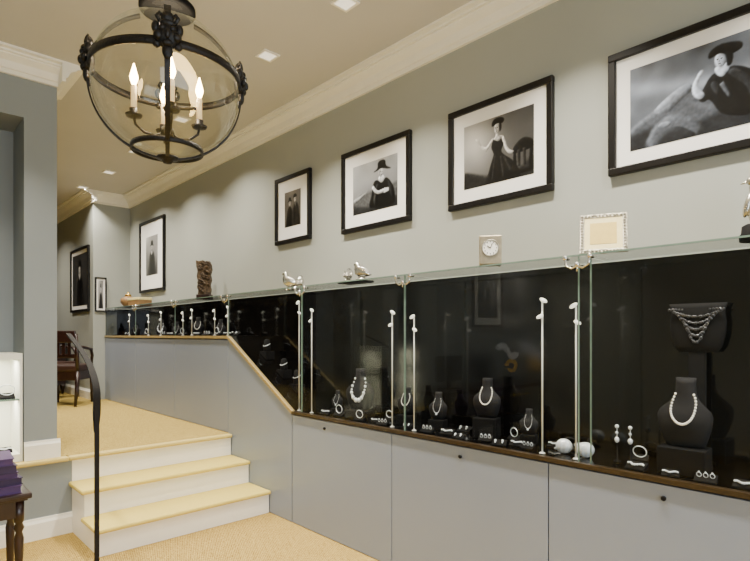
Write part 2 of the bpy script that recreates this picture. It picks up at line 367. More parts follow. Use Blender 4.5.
def pad(x,y,z,kind,lab,cat,name,rot=0.,w=.05,s=1.):
    e=thing(name,lab,cat,(x,y,z),rot); e.scale=(s,s,s)
    B().prism([(-w*.6,0),(w*.6,0),(w*.6,.03),(-w*.6,.008)],'y',-w,w).obj('pad','black',e)
    if kind=='ring':
        for k in (-.6,0,.6):
            b=B(); b.tube([(.009*math.cos(t)*.3,k*w+.009*math.cos(t),.029+.009*math.sin(t)) for t in [2*pi*i/12 for i in range(12)]],.0015,6,True); b.sph((-.002,k*w,.040),.0042,nu=8,nv=6); b.obj('ring','gem',e)
    elif kind=='chain':
        b=B()
        for i in range(20): b.sph((-.01+.012*math.sin(i*.45),-w*.85+i*w*1.7/19,.025),.0040+.0012*(i%2),nu=8,nv=6)
        b.obj('bracelet','gem',e)
    elif kind=='bangle':
        b=B(); b.tube([(.03*math.cos(t)*.4,.034*math.cos(t),.048+.028*math.sin(t)) for t in [2*pi*i/20 for i in range(20)]],.0028,8,True); b.obj('bangle','gem',e)
    else:
        for k in (-.5,.5):
            b=B(); b.sph((-.01,k*w,.030),.0075,nu=8,nv=6); b.sph((-.02,k*w,.022),.005,nu=8,nv=6); b.obj('earring','gem',e)
    return e
random.seed(3)
P=[(2.26,.48,'chain'),(2.25,.60,'ring'),(2.25,.72,'chain'),(2.26,.85,'chain'),(2.29,1.36,'ring'),(2.26,1.50,'stud'),(2.30,1.61,'ring'),(2.26,1.75,'stud'),(2.30,1.86,'chain'),(2.27,1.98,'ring'),(2.30,2.16,'stud'),(2.26,2.33,'ring'),(2.30,2.44,'chain'),(2.27,2.55,'bangle'),(2.30,2.79,'bangle'),(2.28,2.91,'chain'),(2.28,.33,'chain'),(2.43,1.84,'stud'),(2.43,2.44,'bangle'),(2.44,1.53,'bangle'),(2.44,1.17,'ring'),(2.43,.90,'bangle'),(2.42,1.29,'chain'),(2.31,1.43,'chain')]
names={'ring':('ring_display','black velvet pad holding three silver rings'),'chain':('bracelet_display','black velvet pad with a silver bracelet'),'stud':('earring_display','black velvet pad with pairs of silver earrings'),'bangle':('bangle_display','black velvet pad with an upright silver bangle')}
for x,y,k in P: pad(x,y,.8045,k,names[k][1],'jewellery',names[k][0],random.uniform(-.1,.4),.04,random.uniform(.75,1.0))
for x,y,k in [(2.31,4.36,'chain'),(2.33,4.6,'bangle'),(2.33,4.8,'ring'),(2.34,5.04,'chain'),(2.32,5.33,'bangle'),(2.30,5.58,'chain'),(2.33,5.86,'ring'),(2.32,6.3,'bangle'),(2.3,6.85,'stud'),(2.42,4.42,'stud')]:
    pad(x,y,1.345,k,names[k][1]+' in the raised showcase','jewellery',names[k][0],.4,.045)
for i,(y,s_,st_) in enumerate(((4.72,.62,'silver'),(5.2,.75,'pearl'),(5.72,.6,'silver'),(6.15,.7,'chunky'),(6.95,.65,'silver'))): bust(2.43,y,1.345,s_,.75,st_,'small black bust with bright necklace in the raised showcase')
for i,(y,hh) in enumerate(((3.42,.10),(3.60,.08),(3.85,.09))):
    e=thing('necklace_roll','upright black neck roll with silver strand beside the diagonal glass','jewellery display',(2.40,y,zb(y)+.004),0)
    b=B(); b.prism([(-.05,-.028),(.05,.028),(.05,.04),(-.05,.04)],'x',-.04,.04); b.obj('wedge','black',e)
    b=B(); b.lathe([(.028,.04),(.03,.05),(.024,.04+hh),(.012,.05+hh)],n=16); b.obj('roll','black',e)
    b=B(); b.tube([(.027*math.cos(t)-.003,.027*math.sin(t),.04+hh*.6+.012*math.cos(t)) for t in [2*pi*i/20 for i in range(20)]],.003,6,True); b.obj('strand','gem',e)
for y in (.955,.90):
    e=thing('earring_stand','small black T-shaped stand with silver drop earring','jewellery',(2.33,y,.8045),.2,group='drop earring stands')
    b=B(); b.lathe([(.016,0),(.016,.006),(.003,.012),(.003,.10)],n=12); b.cyl((0,-.012,.10),(0,.012,.10),.003); b.obj('stand','black',e)
    b=B(); b.sph((-.008,0,.155),.0085); b.cyl((-.006,0,.10),(-.006,0,.15),.0018); b.sph((-.008,0,.128),.006); b.sph((-.008,0,.098),.010,(1,1,1.3)); b.obj('earring','gem',e)
for x,y,r in ((2.325,1.195,.034),(2.32,1.09,.034)):
    e=thing('silver_shell','ribbed silver shell ornament on the black showcase floor','ornament',(x,y,.8045),.3,group='silver shell ornaments')
    b=B(); rings=[]
    for i in range(9):
        ph=pi*i/8; rr=math.sin(ph)
        rings.append([((r*(rr+.02)*(1+.10*math.cos(9*t)))*math.cos(t)*.9,(r*(rr+.02)*(1+.10*math.cos(9*t)))*math.sin(t),r*1.0-r*math.cos(ph)) for t in [2*pi*j/36 for j in range(36)]])
    b.loft(rings); b.obj('shell_body','gem',e)
    b=B(); b.tube([(-.2*r+.25*r*math.cos(t)*(1-t/12),.9*r+.3*r*math.sin(t)*(1-t/12),.5*r+t*r*.08) for t in [i*.4 for i in range(22)]],[.005*(1-i/26) for i in range(22)]); b.obj('shell_spiral','gem',e)
# ------------------------------------------------------------------ objects on glass top
GT=1.6957
e=thing('desk_clock','silver cube desk clock with round white dial on the glass showcase','clock',(2.27,1.56,GT),.62)
B().box(-.05,.05,-.055,.055,.004,.148,.005).obj('case','clock',e)
b=B(); b.lathe([(.037,0),(.042,0),(.042,.005),(.037,.005)],n=32,closed=True); b.obj('bezel','oldsilver',e,loc=(-.05,0,.085),rot=(0,-pi/2,0))
b=B(); b.lathe([(.0375,0),(.0375,.002)],n=32); b.obj('dial','dial',e,loc=(-.0505,0,.085),rot=(0,-pi/2,0))
for i in range(12):
    t=i*pi/6; b=B(); b.box(-.0540,-.0527,.030*math.sin(t)-.0018,.030*math.sin(t)+.0018,.085+.030*math.cos(t)-.003,.085+.030*math.cos(t)+.003); b.obj('hour_mark','black',e)
B().cyl((-.0545,0,.085),(-.0545,.016,.095),.0017,n=6).obj('hand','black',e)
B().cyl((-.0545,0,.085),(-.0545,-.010,.11),.0013,n=6).obj('hand','black',e)
for dx in (-.04,.04):
    for dy in (-.045,.045): B().sph((dx,dy,.004),.006,(1,1,.67),nu=8,nv=6).obj('foot','clock',e)
e=thing('table_picture_frame','silver tabletop frame with a cream card, leaning on its strut','picture frame',(2.25,.98,GT+.003),.42)
b=B(); w,h,t=.094,.19,.019
b.box(0,.010,-w,w,0,t,.003).box(0,.010,-w,w,h-t,h,.003).box(0,.010,-w,-w+t,t,h-t,.003).box(0,.010,w-t,w,t,h-t,.003)
for i in range(13):
    for zz in (t*.5,h-t*.5): b.sph((0,-w+t*.5+i*(2*w-t)/12,zz),.006,nu=8,nv=6)
    for yy in (-w+t*.5,w-t*.5): b.sph((0,yy,t*.5+i*(h-t)/12),.006,nu=8,nv=6)
o=b.obj('frame','oldsilver',e,rot=(0,.36,0),label='beaded antique silver border')
B().box(.003,.009,-w+t,w-t,t,h-t).obj('card','cream2',e,rot=(0,.36,0))
B().box(.0015,.0028,-w+t+.022,w-t-.022,t+.024,h-t-.026).obj('card_picture','cream',e,rot=(0,.36,0))
B().prism([(.02,.0),(.026,0),(.04,.12),(.034,.12)],'y',-.012,.012).obj('strut','oldsilver',e,rot=(0,-.3,0),loc=(.08,0,0))
def bird(x,y,z,s,rot,lab,mat_='silver',neck=1.):
    e=thing('bird_figurine',lab,'figurine',(x,y,z),rot)
    b=B()
    b.tube([(0,-.075*s,.04*s),(0,-.055*s,.045*s),(0,-.03*s,.052*s),(0,0,.058*s),(0,.022*s,.070*s),(0,.028*s,.088*s),(0,.030*s,.100*s*neck),(0,.036*s,.112*s*neck),(0,.048*s,.110*s*neck),(0,.058*s,.104*s*neck)],[.004*s,.014*s,.028*s,.038*s,.034*s,.026*s,.021*s,.021*s,.010*s,.001*s],12)
    b.obj('body',mat_,e)
    for sx in (-1,1): B().sph((sx*.032*s,-.012*s,.066*s),.036*s,(.25,1.3,.7),rot=Matrix.Rotation(.5,3,'X')).obj('wing',mat_,e)
    b=B(); b.cyl((-.01*s,.005*s,.003*s),(-.01*s,.005*s,.03*s),.006*s,n=8); b.cyl((.01*s,.005*s,.003*s),(.01*s,.005*s,.03*s),.006*s,n=8); b.lathe([(.038*s,0),(.038*s,.012*s),(.02*s,.026*s)],n=16); b.obj('stand',mat_,e)
    return e
bird(2.36,3.46,GT,1.05,.9,'small silver bird figurine on the glass showcase',neck=1.1)
bird(2.37,3.345,GT,.85,-.9,'smaller silver bird figurine turned toward its pair',neck=1.0)
tray=B(); tray.box(-.06,.06,-.12,.12,0,.012,.004); t=tray.obj('tray','black',loc=(2.36,2.69,GT),label='low black tray beneath two silver birds',category='tray')
bird(2.36,2.63,GT+.0125,.95,.5,'silver bird figurine with raised head on a black tray',neck=1.05)
bird(2.35,2.75,GT+.0125,.8,-.9,'silver bird figurine with lowered head on a black tray',neck=.9)
e=thing('statuette','silver figurine with folded wings on a round black base','figurine',(2.37,.465,GT),.2)
B().lathe([(.055,0),(.058,.02),(.05,.03),(.048,.055),(.036,.062)],n=24).obj('base','black',e)
b=B(); b.tube([(0,0,.06),(.0,.004,.10),(0,-.004,.14),(0,.006,.18),(0,.014,.205)],[.018,.028,.032,.018,.012],12); b.sph((0,.016,.222),.018); b.tube([(0,.03,.222),(0,.052,.215)],[.006,.001]); b.obj('body','silver',e)
for sg in (-1,1):
    B().sph((.0,sg*.028,.135),.036,(.5,.4,1.3),rot=Matrix.Rotation(sg*.25,3,'X')).obj('wing','silver',e)
e=thing('sculpture','dark flat carved bronze relief sculpture on a small base','sculpture',(2.38,4.95,GT),.7)
B().box(-.04,.04,-.07,.07,0,.05,.004).obj('base','darkwood',e)
b=B(); random.seed(5)
ed=[(-.06,.05),(-.068,.10),(-.058,.14),(-.072,.19),(-.062,.24),(-.076,.29),(-.070,.34),(-.05,.375),(-.02,.365),(.01,.385),(.05,.375),(.082,.385),(.078,.33),(.066,.28),(.074,.23),(.060,.18),(.070,.13),(.056,.09),(.062,.05)]
b.prism(ed,'x',-.016,.016)
for k in range(26):
    yy=random.uniform(-.048,.052); zz=.07+k*.0115; b.tube([(-.018,yy-.022,zz),(-.026,yy,zz+.014),(-.018,yy+.022,zz+.006)],[.004,.009,.004],6)
b.obj('carving','bronze',e)
e=thing('gift_box','tan leather box with pale lid on the raised showcase','box',(2.36,6.62,GT),.1)
B().box(-.08,.08,-.14,.14,0,.07,.004).obj('box','tan',e); B().box(-.084,.084,-.144,.144,.07,.10,.004).obj('lid','cream2',e)
e=thing('gold_urn','small round gilt lidded pot beside a tan box','ornament',(2.36,7.02,GT))
B().lathe([(.03,0),(.05,.01),(.09,.06),(.085,.11),(.045,.135),(.035,.14)],n=20).obj('pot','tan',e); B().lathe([(.04,.14),(.036,.16),(.012,.175),(.014,.19),(.003,.195)],n=16).obj('lid','gold',e)
# ------------------------------------------------------------------ pictures (tonal prints stored as vertex colours)
def smooth_poly(pts,n=4):
    out=[];N=len(pts)
    for i in range(N):
        p0,p1,p2,p3=[Vector(pts[(i+k)%N]) for k in (-1,0,1,2)]
        for j in range(n):
            t=j/n; out.append(.5*((2*p1)+(-p0+p2)*t+(2*p0-5*p1+4*p2-p3)*t*t+(-p0+3*p1-3*p2+p3)*t**3))
    return out
def box1(A,k,ax):
    if k<1: return A
    A=np.moveaxis(A,ax,0); P_=np.pad(A,((k+1,k),(0,0)),mode='edge'); c=np.cumsum(P_,0); r=(c[2*k+1:]-c[:-2*k-1])/(2*k+1)
    return np.moveaxis(r,0,ax)
def blur(A,k):
    for _ in range(2): A=box1(box1(A,k,0),k,1)
    return A
def pip(q,U,V):
    ins=np.zeros(U.shape,bool); n=len(q)
    for i in range(n):
        x1,y1=q[i][0],q[i][1]; x2,y2=q[(i+1)%n][0],q[(i+1)%n][1]
        if abs(y2-y1)<1e-9: continue
        c=((y1>V)!=(y2>V))&(U<(x2-x1)*(V-y1)/(y2-y1)+x1); ins^=c
    return ins.astype(float)
TONE={1:(.03,.10),2:(.12,.18),3:(.30,.30),4:(.76,.50),5:(.46,.34),6:(.78,.12)}
def cloud(rng,h,w,k): 
    c=blur(rng.random((h,w)),k); c=(c-c.min())/(c.max()-c.min()+1e-9); return c
def render_print(shapes,bg,seed,tint,nw=200,nh=150):
    rng=np.random.default_rng(seed)
    U,V=np.meshgrid((np.arange(nw)+.5)/nw,(np.arange(nh)+.5)/nh)
    C1=cloud(rng,nh,nw,14); C2=cloud(rng,nh,nw,5); C3=cloud(rng,nh,nw,2)
    L=bg(U,V,C1,C2)
    for mi,pts,sm in shapes:
        q=smooth_poly(pts) if sm else pts
        m=pip(q,U,V); area=m.sum()
        if area<1: continue
        kb=int(max(1,min(6,math.sqrt(area)/6)))
        ms=blur(m,1) if area>60 else m*.85
        if area>2500 and mi in(2,3,5): ms=blur(m,3)
        big=blur(m,kb); gy,gx=np.gradient(big)
        b0,am=TONE[mi]; shade=(gx-gy)*kb*1.3
        t=b0+am*shade+(C2-.5)*am*.7+(C3-.5)*am*.6
        L=L*(1-ms)+t*ms
    L=np.clip(L+(rng.random((nh,nw))-.5)*.02,.015,1)
    lin_=np.where(L<=.04045,L/12.92,((L+.055)/1.055)**2.4)
    return np.stack([lin_*tint[0],lin_*tint[1],lin_*tint[2],np.ones_like(L)],-1)
PM=bpy.data.materials.new('photographic_print'); PM.use_nodes=True
_nt=PM.node_tree; _b=_nt.nodes['Principled BSDF']; _a=_nt.nodes.new('ShaderNodeVertexColor'); _a.layer_name='tone'
_nt.links.new(_a.outputs['Color'],_b.inputs['Base Color']); _b.inputs['Roughness'].default_value=.3
def picture(name,label,y0,y1,z0,z1,shapes,bgf,tint=(1,1,1),seed=0,fb=.034,mb=.085,axis='x',pos=W,group=None,cat='framed photograph',res=200):
    w=(y1-y0)/2; h=(z1-z0)/2
    e=thing(name,label,cat,group=group)
    if axis=='x': e.location=(pos,(y0+y1)/2,(z0+z1)/2)
    else: e.location=((y0+y1)/2,pos,(z0+z1)/2); e.rotation_euler=(0,0,pi/2)
    b=B()
    def rail(a0,a1,b0,b1): b.box(-.03,-.001,a0,a1,b0,b1,.004)
    rail(-w,w,-h,-h+fb); rail(-w,w,h-fb,h); rail(-w,-w+fb,-h+fb,h-fb); rail(w-fb,w,-h+fb,h-fb)
    b.obj('frame','frame',e,label='black wooden frame')
    iw=w-fb; ih=h-fb
    B().box(-.014,-.002,-iw,iw,-ih,ih).obj('mount','mat',e,label='wide white mount')
    pw=iw-mb; ph=ih-mb
    nw=res; nh=max(20,int(res*ph/pw)) if ph<pw*1.3 else int(res*1.3)
    im=render_print(shapes,bgf,seed,tint,nw,nh)
    us=np.linspace(0,1,nw); vs=np.linspace(0,1,nh)
    co_=[(-.0155,pw-2*pw*u,-ph+2*ph*v) for v in vs for u in us]
    fc=[(j*nw+i,j*nw+i+1,(j+1)*nw+i+1,(j+1)*nw+i) for j in range(nh-1) for i in range(nw-1)]
    me=bpy.data.meshes.new('print'); me.from_pydata(co_,[],fc); at=me.color_attributes.new('tone','FLOAT_COLOR','POINT'); at.data.foreach_set('color',im.reshape(-1).astype(np.float32))
    me.materials.append(PM); o=bpy.data.objects.new('print',me); COL.objects.link(o); o.parent=e; o['label']='black and white fashion photograph print'
    return e
def ellp(cx,cy,rx,ry,n=14,rot=0): return [(cx+rx*math.cos(2*pi*i/n)*math.cos(rot)-ry*math.sin(2*pi*i/n)*math.sin(rot),cy+rx*math.cos(2*pi*i/n)*math.sin(rot)+ry*math.sin(2*pi*i/n)*math.cos(rot)) for i in range(n)]
def face(cx,cy,rx,ry,look=-1):
    o=[(4,ellp(cx,cy,rx,ry),1),(5,[(cx-look*rx*.2,cy+ry*.8),(cx-look*rx*.95,cy+ry*.3),(cx-look*rx*.8,cy-ry*.6),(cx-look*rx*.2,cy-ry*.95),(cx-look*rx*.45,cy)],1)]
    for k in (-.35,.3):
        ex=cx+look*rx*.15+k*rx
        o+=[(2,ellp(ex,cy+ry*.10,rx*.22,ry*.10,8),0)]
    o+=[(5,[(cx+look*rx*.15,cy+ry*.05),(cx+look*rx*.32,cy-ry*.25),(cx+look*rx*.1,cy-ry*.27)],0),(2,ellp(cx+look*rx*.15,cy-ry*.52,rx*.26,ry*.09,8),0)]
    return o
S2=[(2,[(0,.0),(0,.26),(.2,.2),(.4,.13),(.7,.14),(.85,.2),(1,.30),(1,0)],1),
 (1,[(.70,.05),(.72,.40),(.745,.40),(.76,.1),(.90,.12),(.925,.44),(.96,.44),(.94,.05)],0),(1,[(.72,.34),(.94,.36),(.95,.46),(.84,.52),(.73,.44)],1),
 (2,[(.76,.37),(.80,.38),(.80,.15),(.77,.15)],0),(2,[(.83,.38),(.87,.38),(.87,.15),(.84,.15)],0),
 (1,[(.455,.62),(.435,.56),(.43,.50),(.455,.43),(.46,.40),(.43,.30),(.39,.16),(.37,.0),(.76,.0),(.78,.12),(.70,.26),(.60,.36),(.565,.41),(.565,.45),(.59,.52),(.60,.60),(.585,.63),(.555,.60),(.52,.575),(.48,.60)],1),
 (2,[(.47,.38),(.43,.05),(.455,.05),(.49,.38)],0),(2,[(.54,.36),(.58,.05),(.62,.05),(.56,.36)],0),(2,[(.58,.34),(.68,.1),(.71,.12),(.61,.34)],0),
 (4,[(.455,.62),(.485,.65),(.49,.71),(.53,.71),(.535,.65),(.585,.63),(.555,.60),(.52,.575),(.48,.60)],1),(5,[(.515,.69),(.53,.70),(.535,.64),(.60,.61),(.55,.60)],1)]+face(.505,.76,.037,.078)+[
 (1,[(.44,.80),(.44,.86),(.48,.90),(.56,.895),(.60,.85),(.57,.81),(.51,.825)],1),(1,[(.535,.83),(.56,.80),(.56,.73),(.54,.70),(.535,.76)],1),
 (4,[(.455,.62),(.42,.55),(.375,.49),(.36,.47),(.33,.49),(.29,.54),(.25,.60),(.22,.66),(.21,.70),(.235,.69),(.25,.67),(.262,.69),(.268,.65),(.30,.59),(.345,.54),(.38,.56),(.42,.61),(.445,.635)],1),
 (4,[(.585,.63),(.615,.55),(.64,.46),(.68,.40),(.72,.38),(.70,.35),(.65,.37),(.61,.44),(.59,.52),(.57,.58)],1)]
def scale_fig(S,cx,cy,k): return [(m,[(cx+(p[0]-cx)*k,cy+(p[1]-cy)*k) for p in q],s) for m,q,s in S]
S2=S2[:1]+scale_fig(S2[1:],.58,.0,1.08)
S1=[(3,[(0,.25),(.2,.42),(.42,.62),(.55,.5),(.8,.55),(1,.4),(1,.0),(0,.0)],1),(5,[(.2,.42),(.42,.62),(.5,.55),(.4,.45),(.3,.35)],1),(2,[(0,0),(0,.2),(.25,.28),(.5,.18),(.75,.25),(1,.1),(1,0)],0),
 (3,[(.16,.0),(.17,.16),(.24,.27),(.34,.31),(.44,.27),(.52,.16),(.54,.0)],1),(2,[(.20,.0),(.26,.12),(.36,.17),(.46,.10),(.50,.0)],1),(5,ellp(.28,.22,.05,.035),1),
 (1,[(.54,.40),(.59,.56),(.64,.64),(.70,.63),(.78,.66),(.90,.56),(.98,.40),(.99,.2),(.86,.1),(.7,.18),(.62,.36),(.57,.36)],1),
 (2,[(.74,.6),(.86,.40),(.90,.2),(.93,.22),(.90,.45),(.80,.63)],1),(3,[(.68,.5),(.74,.34),(.76,.35),(.71,.53)],0),(2,[(.62,.52),(.66,.40),(.69,.42),(.65,.56)],1),
 (4,[(.655,.70),(.66,.63),(.70,.58),(.745,.64),(.735,.72)],1)]+face(.69,.775,.042,.085)+[(1,[(.61,.82),(.62,.90),(.70,.94),(.82,.90),(.83,.83),(.76,.80),(.68,.84)],1),(1,[(.72,.84),(.77,.80),(.765,.70),(.735,.68),(.73,.76)],1),
 (4,[(.55,.40),(.50,.46),(.49,.56),(.52,.66),(.55,.72),(.57,.70),(.54,.62),(.535,.54),(.58,.44)],1)]
S3=[(3,[(0,.3),(.3,.45),(.6,.38),(1,.5),(1,0),(0,0)],1),(2,[(0,0),(0,.2),(.4,.12),(1,.22),(1,0)],0),(5,[(0,.3),(.15,.36),(.35,.42),(.2,.30),(.05,.24)],1),
 (1,[(.50,.50),(.46,.3),(.44,.08),(.88,.06),(.90,.28),(.84,.44),(.75,.54),(.66,.50),(.56,.54)],1),(2,[(.55,.45),(.50,.2),(.54,.1),(.58,.3),(.6,.45)],1),(2,[(.78,.46),(.84,.2),(.87,.22),(.83,.44)],1),
 (4,[(.60,.54),(.62,.60),(.69,.60),(.72,.53),(.66,.47)],1)]+face(.65,.66,.043,.082,1)+[(1,[(.50,.70),(.575,.74),(.59,.84),(.66,.87),(.73,.84),(.745,.75),(.84,.68),(.76,.69),(.66,.725),(.56,.70)],1),
 (4,[(.47,.42),(.52,.34),(.60,.29),(.72,.30),(.75,.34),(.70,.36),(.60,.35),(.54,.40),(.5,.46)],1),(6,[(.70,.28),(.80,.30),(.80,.36),(.71,.37)],0)]
S3=S3[:3]+scale_fig(S3[3:],.66,.1,1.12)
S4=[(1,[(.12,0),(.15,.3),(.18,.45),(.28,.58),(.36,.57),(.44,.50),(.48,.3),(.5,0)],1),(2,[(.25,.5),(.22,.1),(.28,.1),(.3,.5)],0)]+face(.32,.66,.06,.08,1)+[(1,[(.18,.70),(.25,.74),(.28,.82),(.38,.82),(.42,.74),(.48,.71),(.33,.72)],1),
 (2,[(.5,0),(.46,.35),(.50,.52),(.62,.66),(.72,.65),(.84,.56),(.9,.3),(.9,0)],1),(1,[(.6,.6),(.58,.1),(.66,.1),(.66,.6)],0),(5,[(.63,.65),(.67,.5),(.70,.65)],0)]+face(.66,.74,.06,.08,-1)+[(1,[(.55,.80),(.58,.88),(.70,.89),(.76,.82),(.68,.80)],1)]
S5=[(2,[(.2,0),(.25,.3),(.30,.48),(.42,.60),(.60,.60),(.72,.45),(.76,.25),(.8,0)],1),(1,[(.36,.5),(.34,.0),(.64,.0),(.62,.5),(.5,.56)],1),(4,[(.44,.62),(.46,.56),(.5,.5),(.56,.56),(.56,.63)],1)]+face(.5,.69,.07,.09,1)+[(1,[(.34,.74),(.42,.78),(.45,.87),(.58,.87),(.60,.78),(.68,.74),(.5,.76)],1)]
g1=lambda U,V,c,d:.20+.38*c*(1-.2*V)+.22*np.exp(-((V-.75+.3*U)/.10)**2)+.07*d
g2=lambda U,V,c,d:.38+.44*np.exp(-((U-.18)**2/.10+(V-.75)**2/.16))+.14*(c-.5)-.14*U
g3=lambda U,V,c,d:.36+.38*V*(1-.4*U)+.22*(c-.5)
g4=lambda U,V,c,d:.30+.2*V+.18*(c-.5)
g5=lambda U,V,c,d:.14+.12*V+.12*(c-.5)
g='row of framed fashion photographs'
picture('framed_photograph','black-framed photograph of a woman in black beret reclining outdoors',.36,1.065,2.085,2.645,S1,g1,(.84,.97,1.22),1,mb=.062,group=g,res=260)
picture('framed_photograph','black-framed photograph of a seated woman in black dress and hat',1.343,2.01,2.08,2.66,S2,g2,(1,.99,.96),2,mb=.075,group=g,res=260)
picture('framed_photograph','black-framed photograph of a woman in wide dark hat outdoors',2.32,3.0,2.08,2.66,S3,g3,(.96,1,1.05),3,mb=.085,group=g)
picture('framed_photograph','small black-framed photograph of two figures in hats',3.385,3.88,2.105,2.66,S4,g4,(1.05,.98,.88),4,mb=.10,group=g,res=120)
picture('framed_photograph','tall black-framed photograph with wide white mount above the raised counter',6.24,7.02,1.88,2.765,S5,g3,(1,1,1),5,mb=.17,group=g,res=90)
picture('framed_photograph','tall dark framed photograph on the far side wall',7.56,8.4,1.66,2.52,S5,g5,(1,1,1),6,mb=.05,pos=2.07,group=g,res=90)
picture('framed_photograph','small narrow black framed print on the pilaster',2.085,2.225,1.65,2.09,S5,g3,(1,1,1),7,fb=.018,mb=.022,axis='y',pos=YP,group=g,res=60)
picture('framed_photograph','tall framed fashion poster on the partition wall',-1.86,-1.18,1.45,2.35,S2,g2,(1,1,1),8,mb=.09,axis='y',pos=4.14,group='partition wall poster',res=120)
# ------------------------------------------------------------------ chandelier
CX,CY,CZ=.81,1.99,2.275; R=.262
ch=thing('lantern_chandelier','glass globe lantern with bronze bands, mask ornaments and candle bulbs','chandelier',(CX,CY,CZ),math.atan2(CY,CX)+pi)
B().lathe([(.07,H-CZ),(.07,H-CZ-.02),(.03,H-CZ-.05),(.012,H-CZ-.06)],n=24,).obj('canopy','capblack',ch)
b=B(); z=.39
while z<H-CZ-.07:
    b.tube([((.012*math.cos(t) if int(z/.035)%2 else 0),(0 if int(z/.035)%2 else .012*math.cos(t)),z+.022+.024*math.sin(t)) for t in [2*pi*i/14 for i in range(14)]],.004,6,True); z+=.035
b.obj('chain','iron',ch)
b=B(); b.lathe([(.085,.29),(.078,.262),(.085,.250)]+[(R*math.sin(t),R*math.cos(t)) for t in [.36+(pi-.46)*i/22 for i in range(23)]],n=48,cap=False); b.obj('globe','globe',ch,label='clear glass globe')
b=B(); b.lathe([(.088,.282),(.10,.286),(.10,.302),(.07,.315),(.06,.33),(.068,.345),(.045,.36),(.03,.38),(.012,.40)],n=32); b.obj('cap','capblack',ch,label='black iron crown cap')
def hoop(r,z,w,h): return [(r-w,z-h),(r+w,z-h),(r+w,z+h),(r-w,z+h)]
zr=.065; rr_=math.sqrt(R*R-zr*zr)
b=B(); b.lathe(hoop(rr_+.008,zr-.025,.003,.014),n=56,closed=True); b.obj('band','iron',ch,label='equatorial bronze hoop')
b=B(); b.lathe(hoop(.125,-.232,.004,.009),n=40,closed=True); b.obj('band','iron',ch,label='lower bronze hoop')
b=B(); b.lathe([(.0,-.285),(.015,-.282),(.022,-.27),(.04,-.266),(.04,-.260),(.0,-.258)],n=24,cap=False); b.obj('finial','iron',ch)
for k in range(4):
    az=k*pi/2
    def pt(t,rad): return (rad*math.sin(t)*math.cos(az),rad*math.sin(t)*math.sin(az),rad*math.cos(t))
    b=B(); rings=[]
    for i in range(31):
        t=.36+(pi-.50)*i/30; n_=Vector((-math.sin(az),math.cos(az),0))*(.0120-.005*i/30)
        p=Vector(pt(t,R+.002)); q=Vector(pt(t,R+.008)); rings.append([p-n_,p+n_,q+n_,q-n_])
    b.loft(rings,smooth=False); b.obj('rib','iron',ch,label='curved bronze rib')
    b=B(); 
    b.sph((.012,0,0),.032,(.7,.85,1.15)); b.sph((.036,0,-.004),.010,(1,.7,1.3)); 
    for sg in (-1,1):
        b.sph((.030,sg*.012,.012),.008); b.sph((.022,sg*.022,-.006),.012); b.sph((.008,sg*.028,.018),.013,(1,.8,1.2)); b.sph((.004,sg*.025,-.022),.011)
        b.tube([(.01,sg*.016,.03),(.014,sg*.026,.045),(.010,sg*.020,.055),(.006,sg*.012,.048)],.005,6)
    b.sph((.022,0,.026),.014,(1,1.4,.7)); b.sph((.026,0,-.024),.012,(1,1.2,.8)); b.sph((.018,0,-.042),.013,(.9,1,1.6)); b.sph((.010,0,-.062),.008,(1,1,1.6)); b.sph((.010,0,.045),.016,(1,1,1.1))
    o=b.obj('mask_ornament','iron',ch,loc=(rr_*math.cos(az)-.002*math.cos(az),rr_*math.sin(az)-.002*math.sin(az),zr-.006),rot=(0,0,az),label='bronze lion mask ornament'); o.scale=(1.0,1.3,1.3)
b=B(); b.cyl((0,0,.28),(0,0,-.14),.006,n=10); b.lathe([(.004,-.20),(.018,-.19),(.026,-.17),(.02,-.15),(.012,-.14)],n=18); b.sph((0,0,.0),.014); b.sph((0,0,-.10),.012)
for k in range(4):
    az=k*pi/2+.12; cx,cy=math.cos(az),math.sin(az)
    b.tube([(0,0,-.16),(.04*cx,.04*cy,-.185),(.08*cx,.08*cy,-.18),(.11*cx,.11*cy,-.155),(.115*cx,.115*cy,-.13)],.005)
    b.lathe([(.006,-.135),(.026,-.13),(.03,-.122),(.014,-.118),(.015,-.10)],(.115*cx,.115*cy,0),n=16)
b.obj('candelabra','iron',ch,label='bronze candle arms')
for k in range(4):
    az=k*pi/2+.12; x,y=.115*math.cos(az),.115*math.sin(az)
    B().lathe([(.0105,-.10),(.0105,-.02),(.007,-.015)],(x,y,0),n=14).obj('candle','ivory',ch,label='ivory candle sleeve')
    B().lathe([(.006,-.015),(.013,.004),(.015,.014),(.009,.038),(.002,.064)],(x,y,0),n=14).obj('bulb','flame',ch,label='glowing flame-shaped bulb')
lamp('POINT','chandelier_light',(CX,CY,CZ+.12),16,(1,.82,.60),.02)
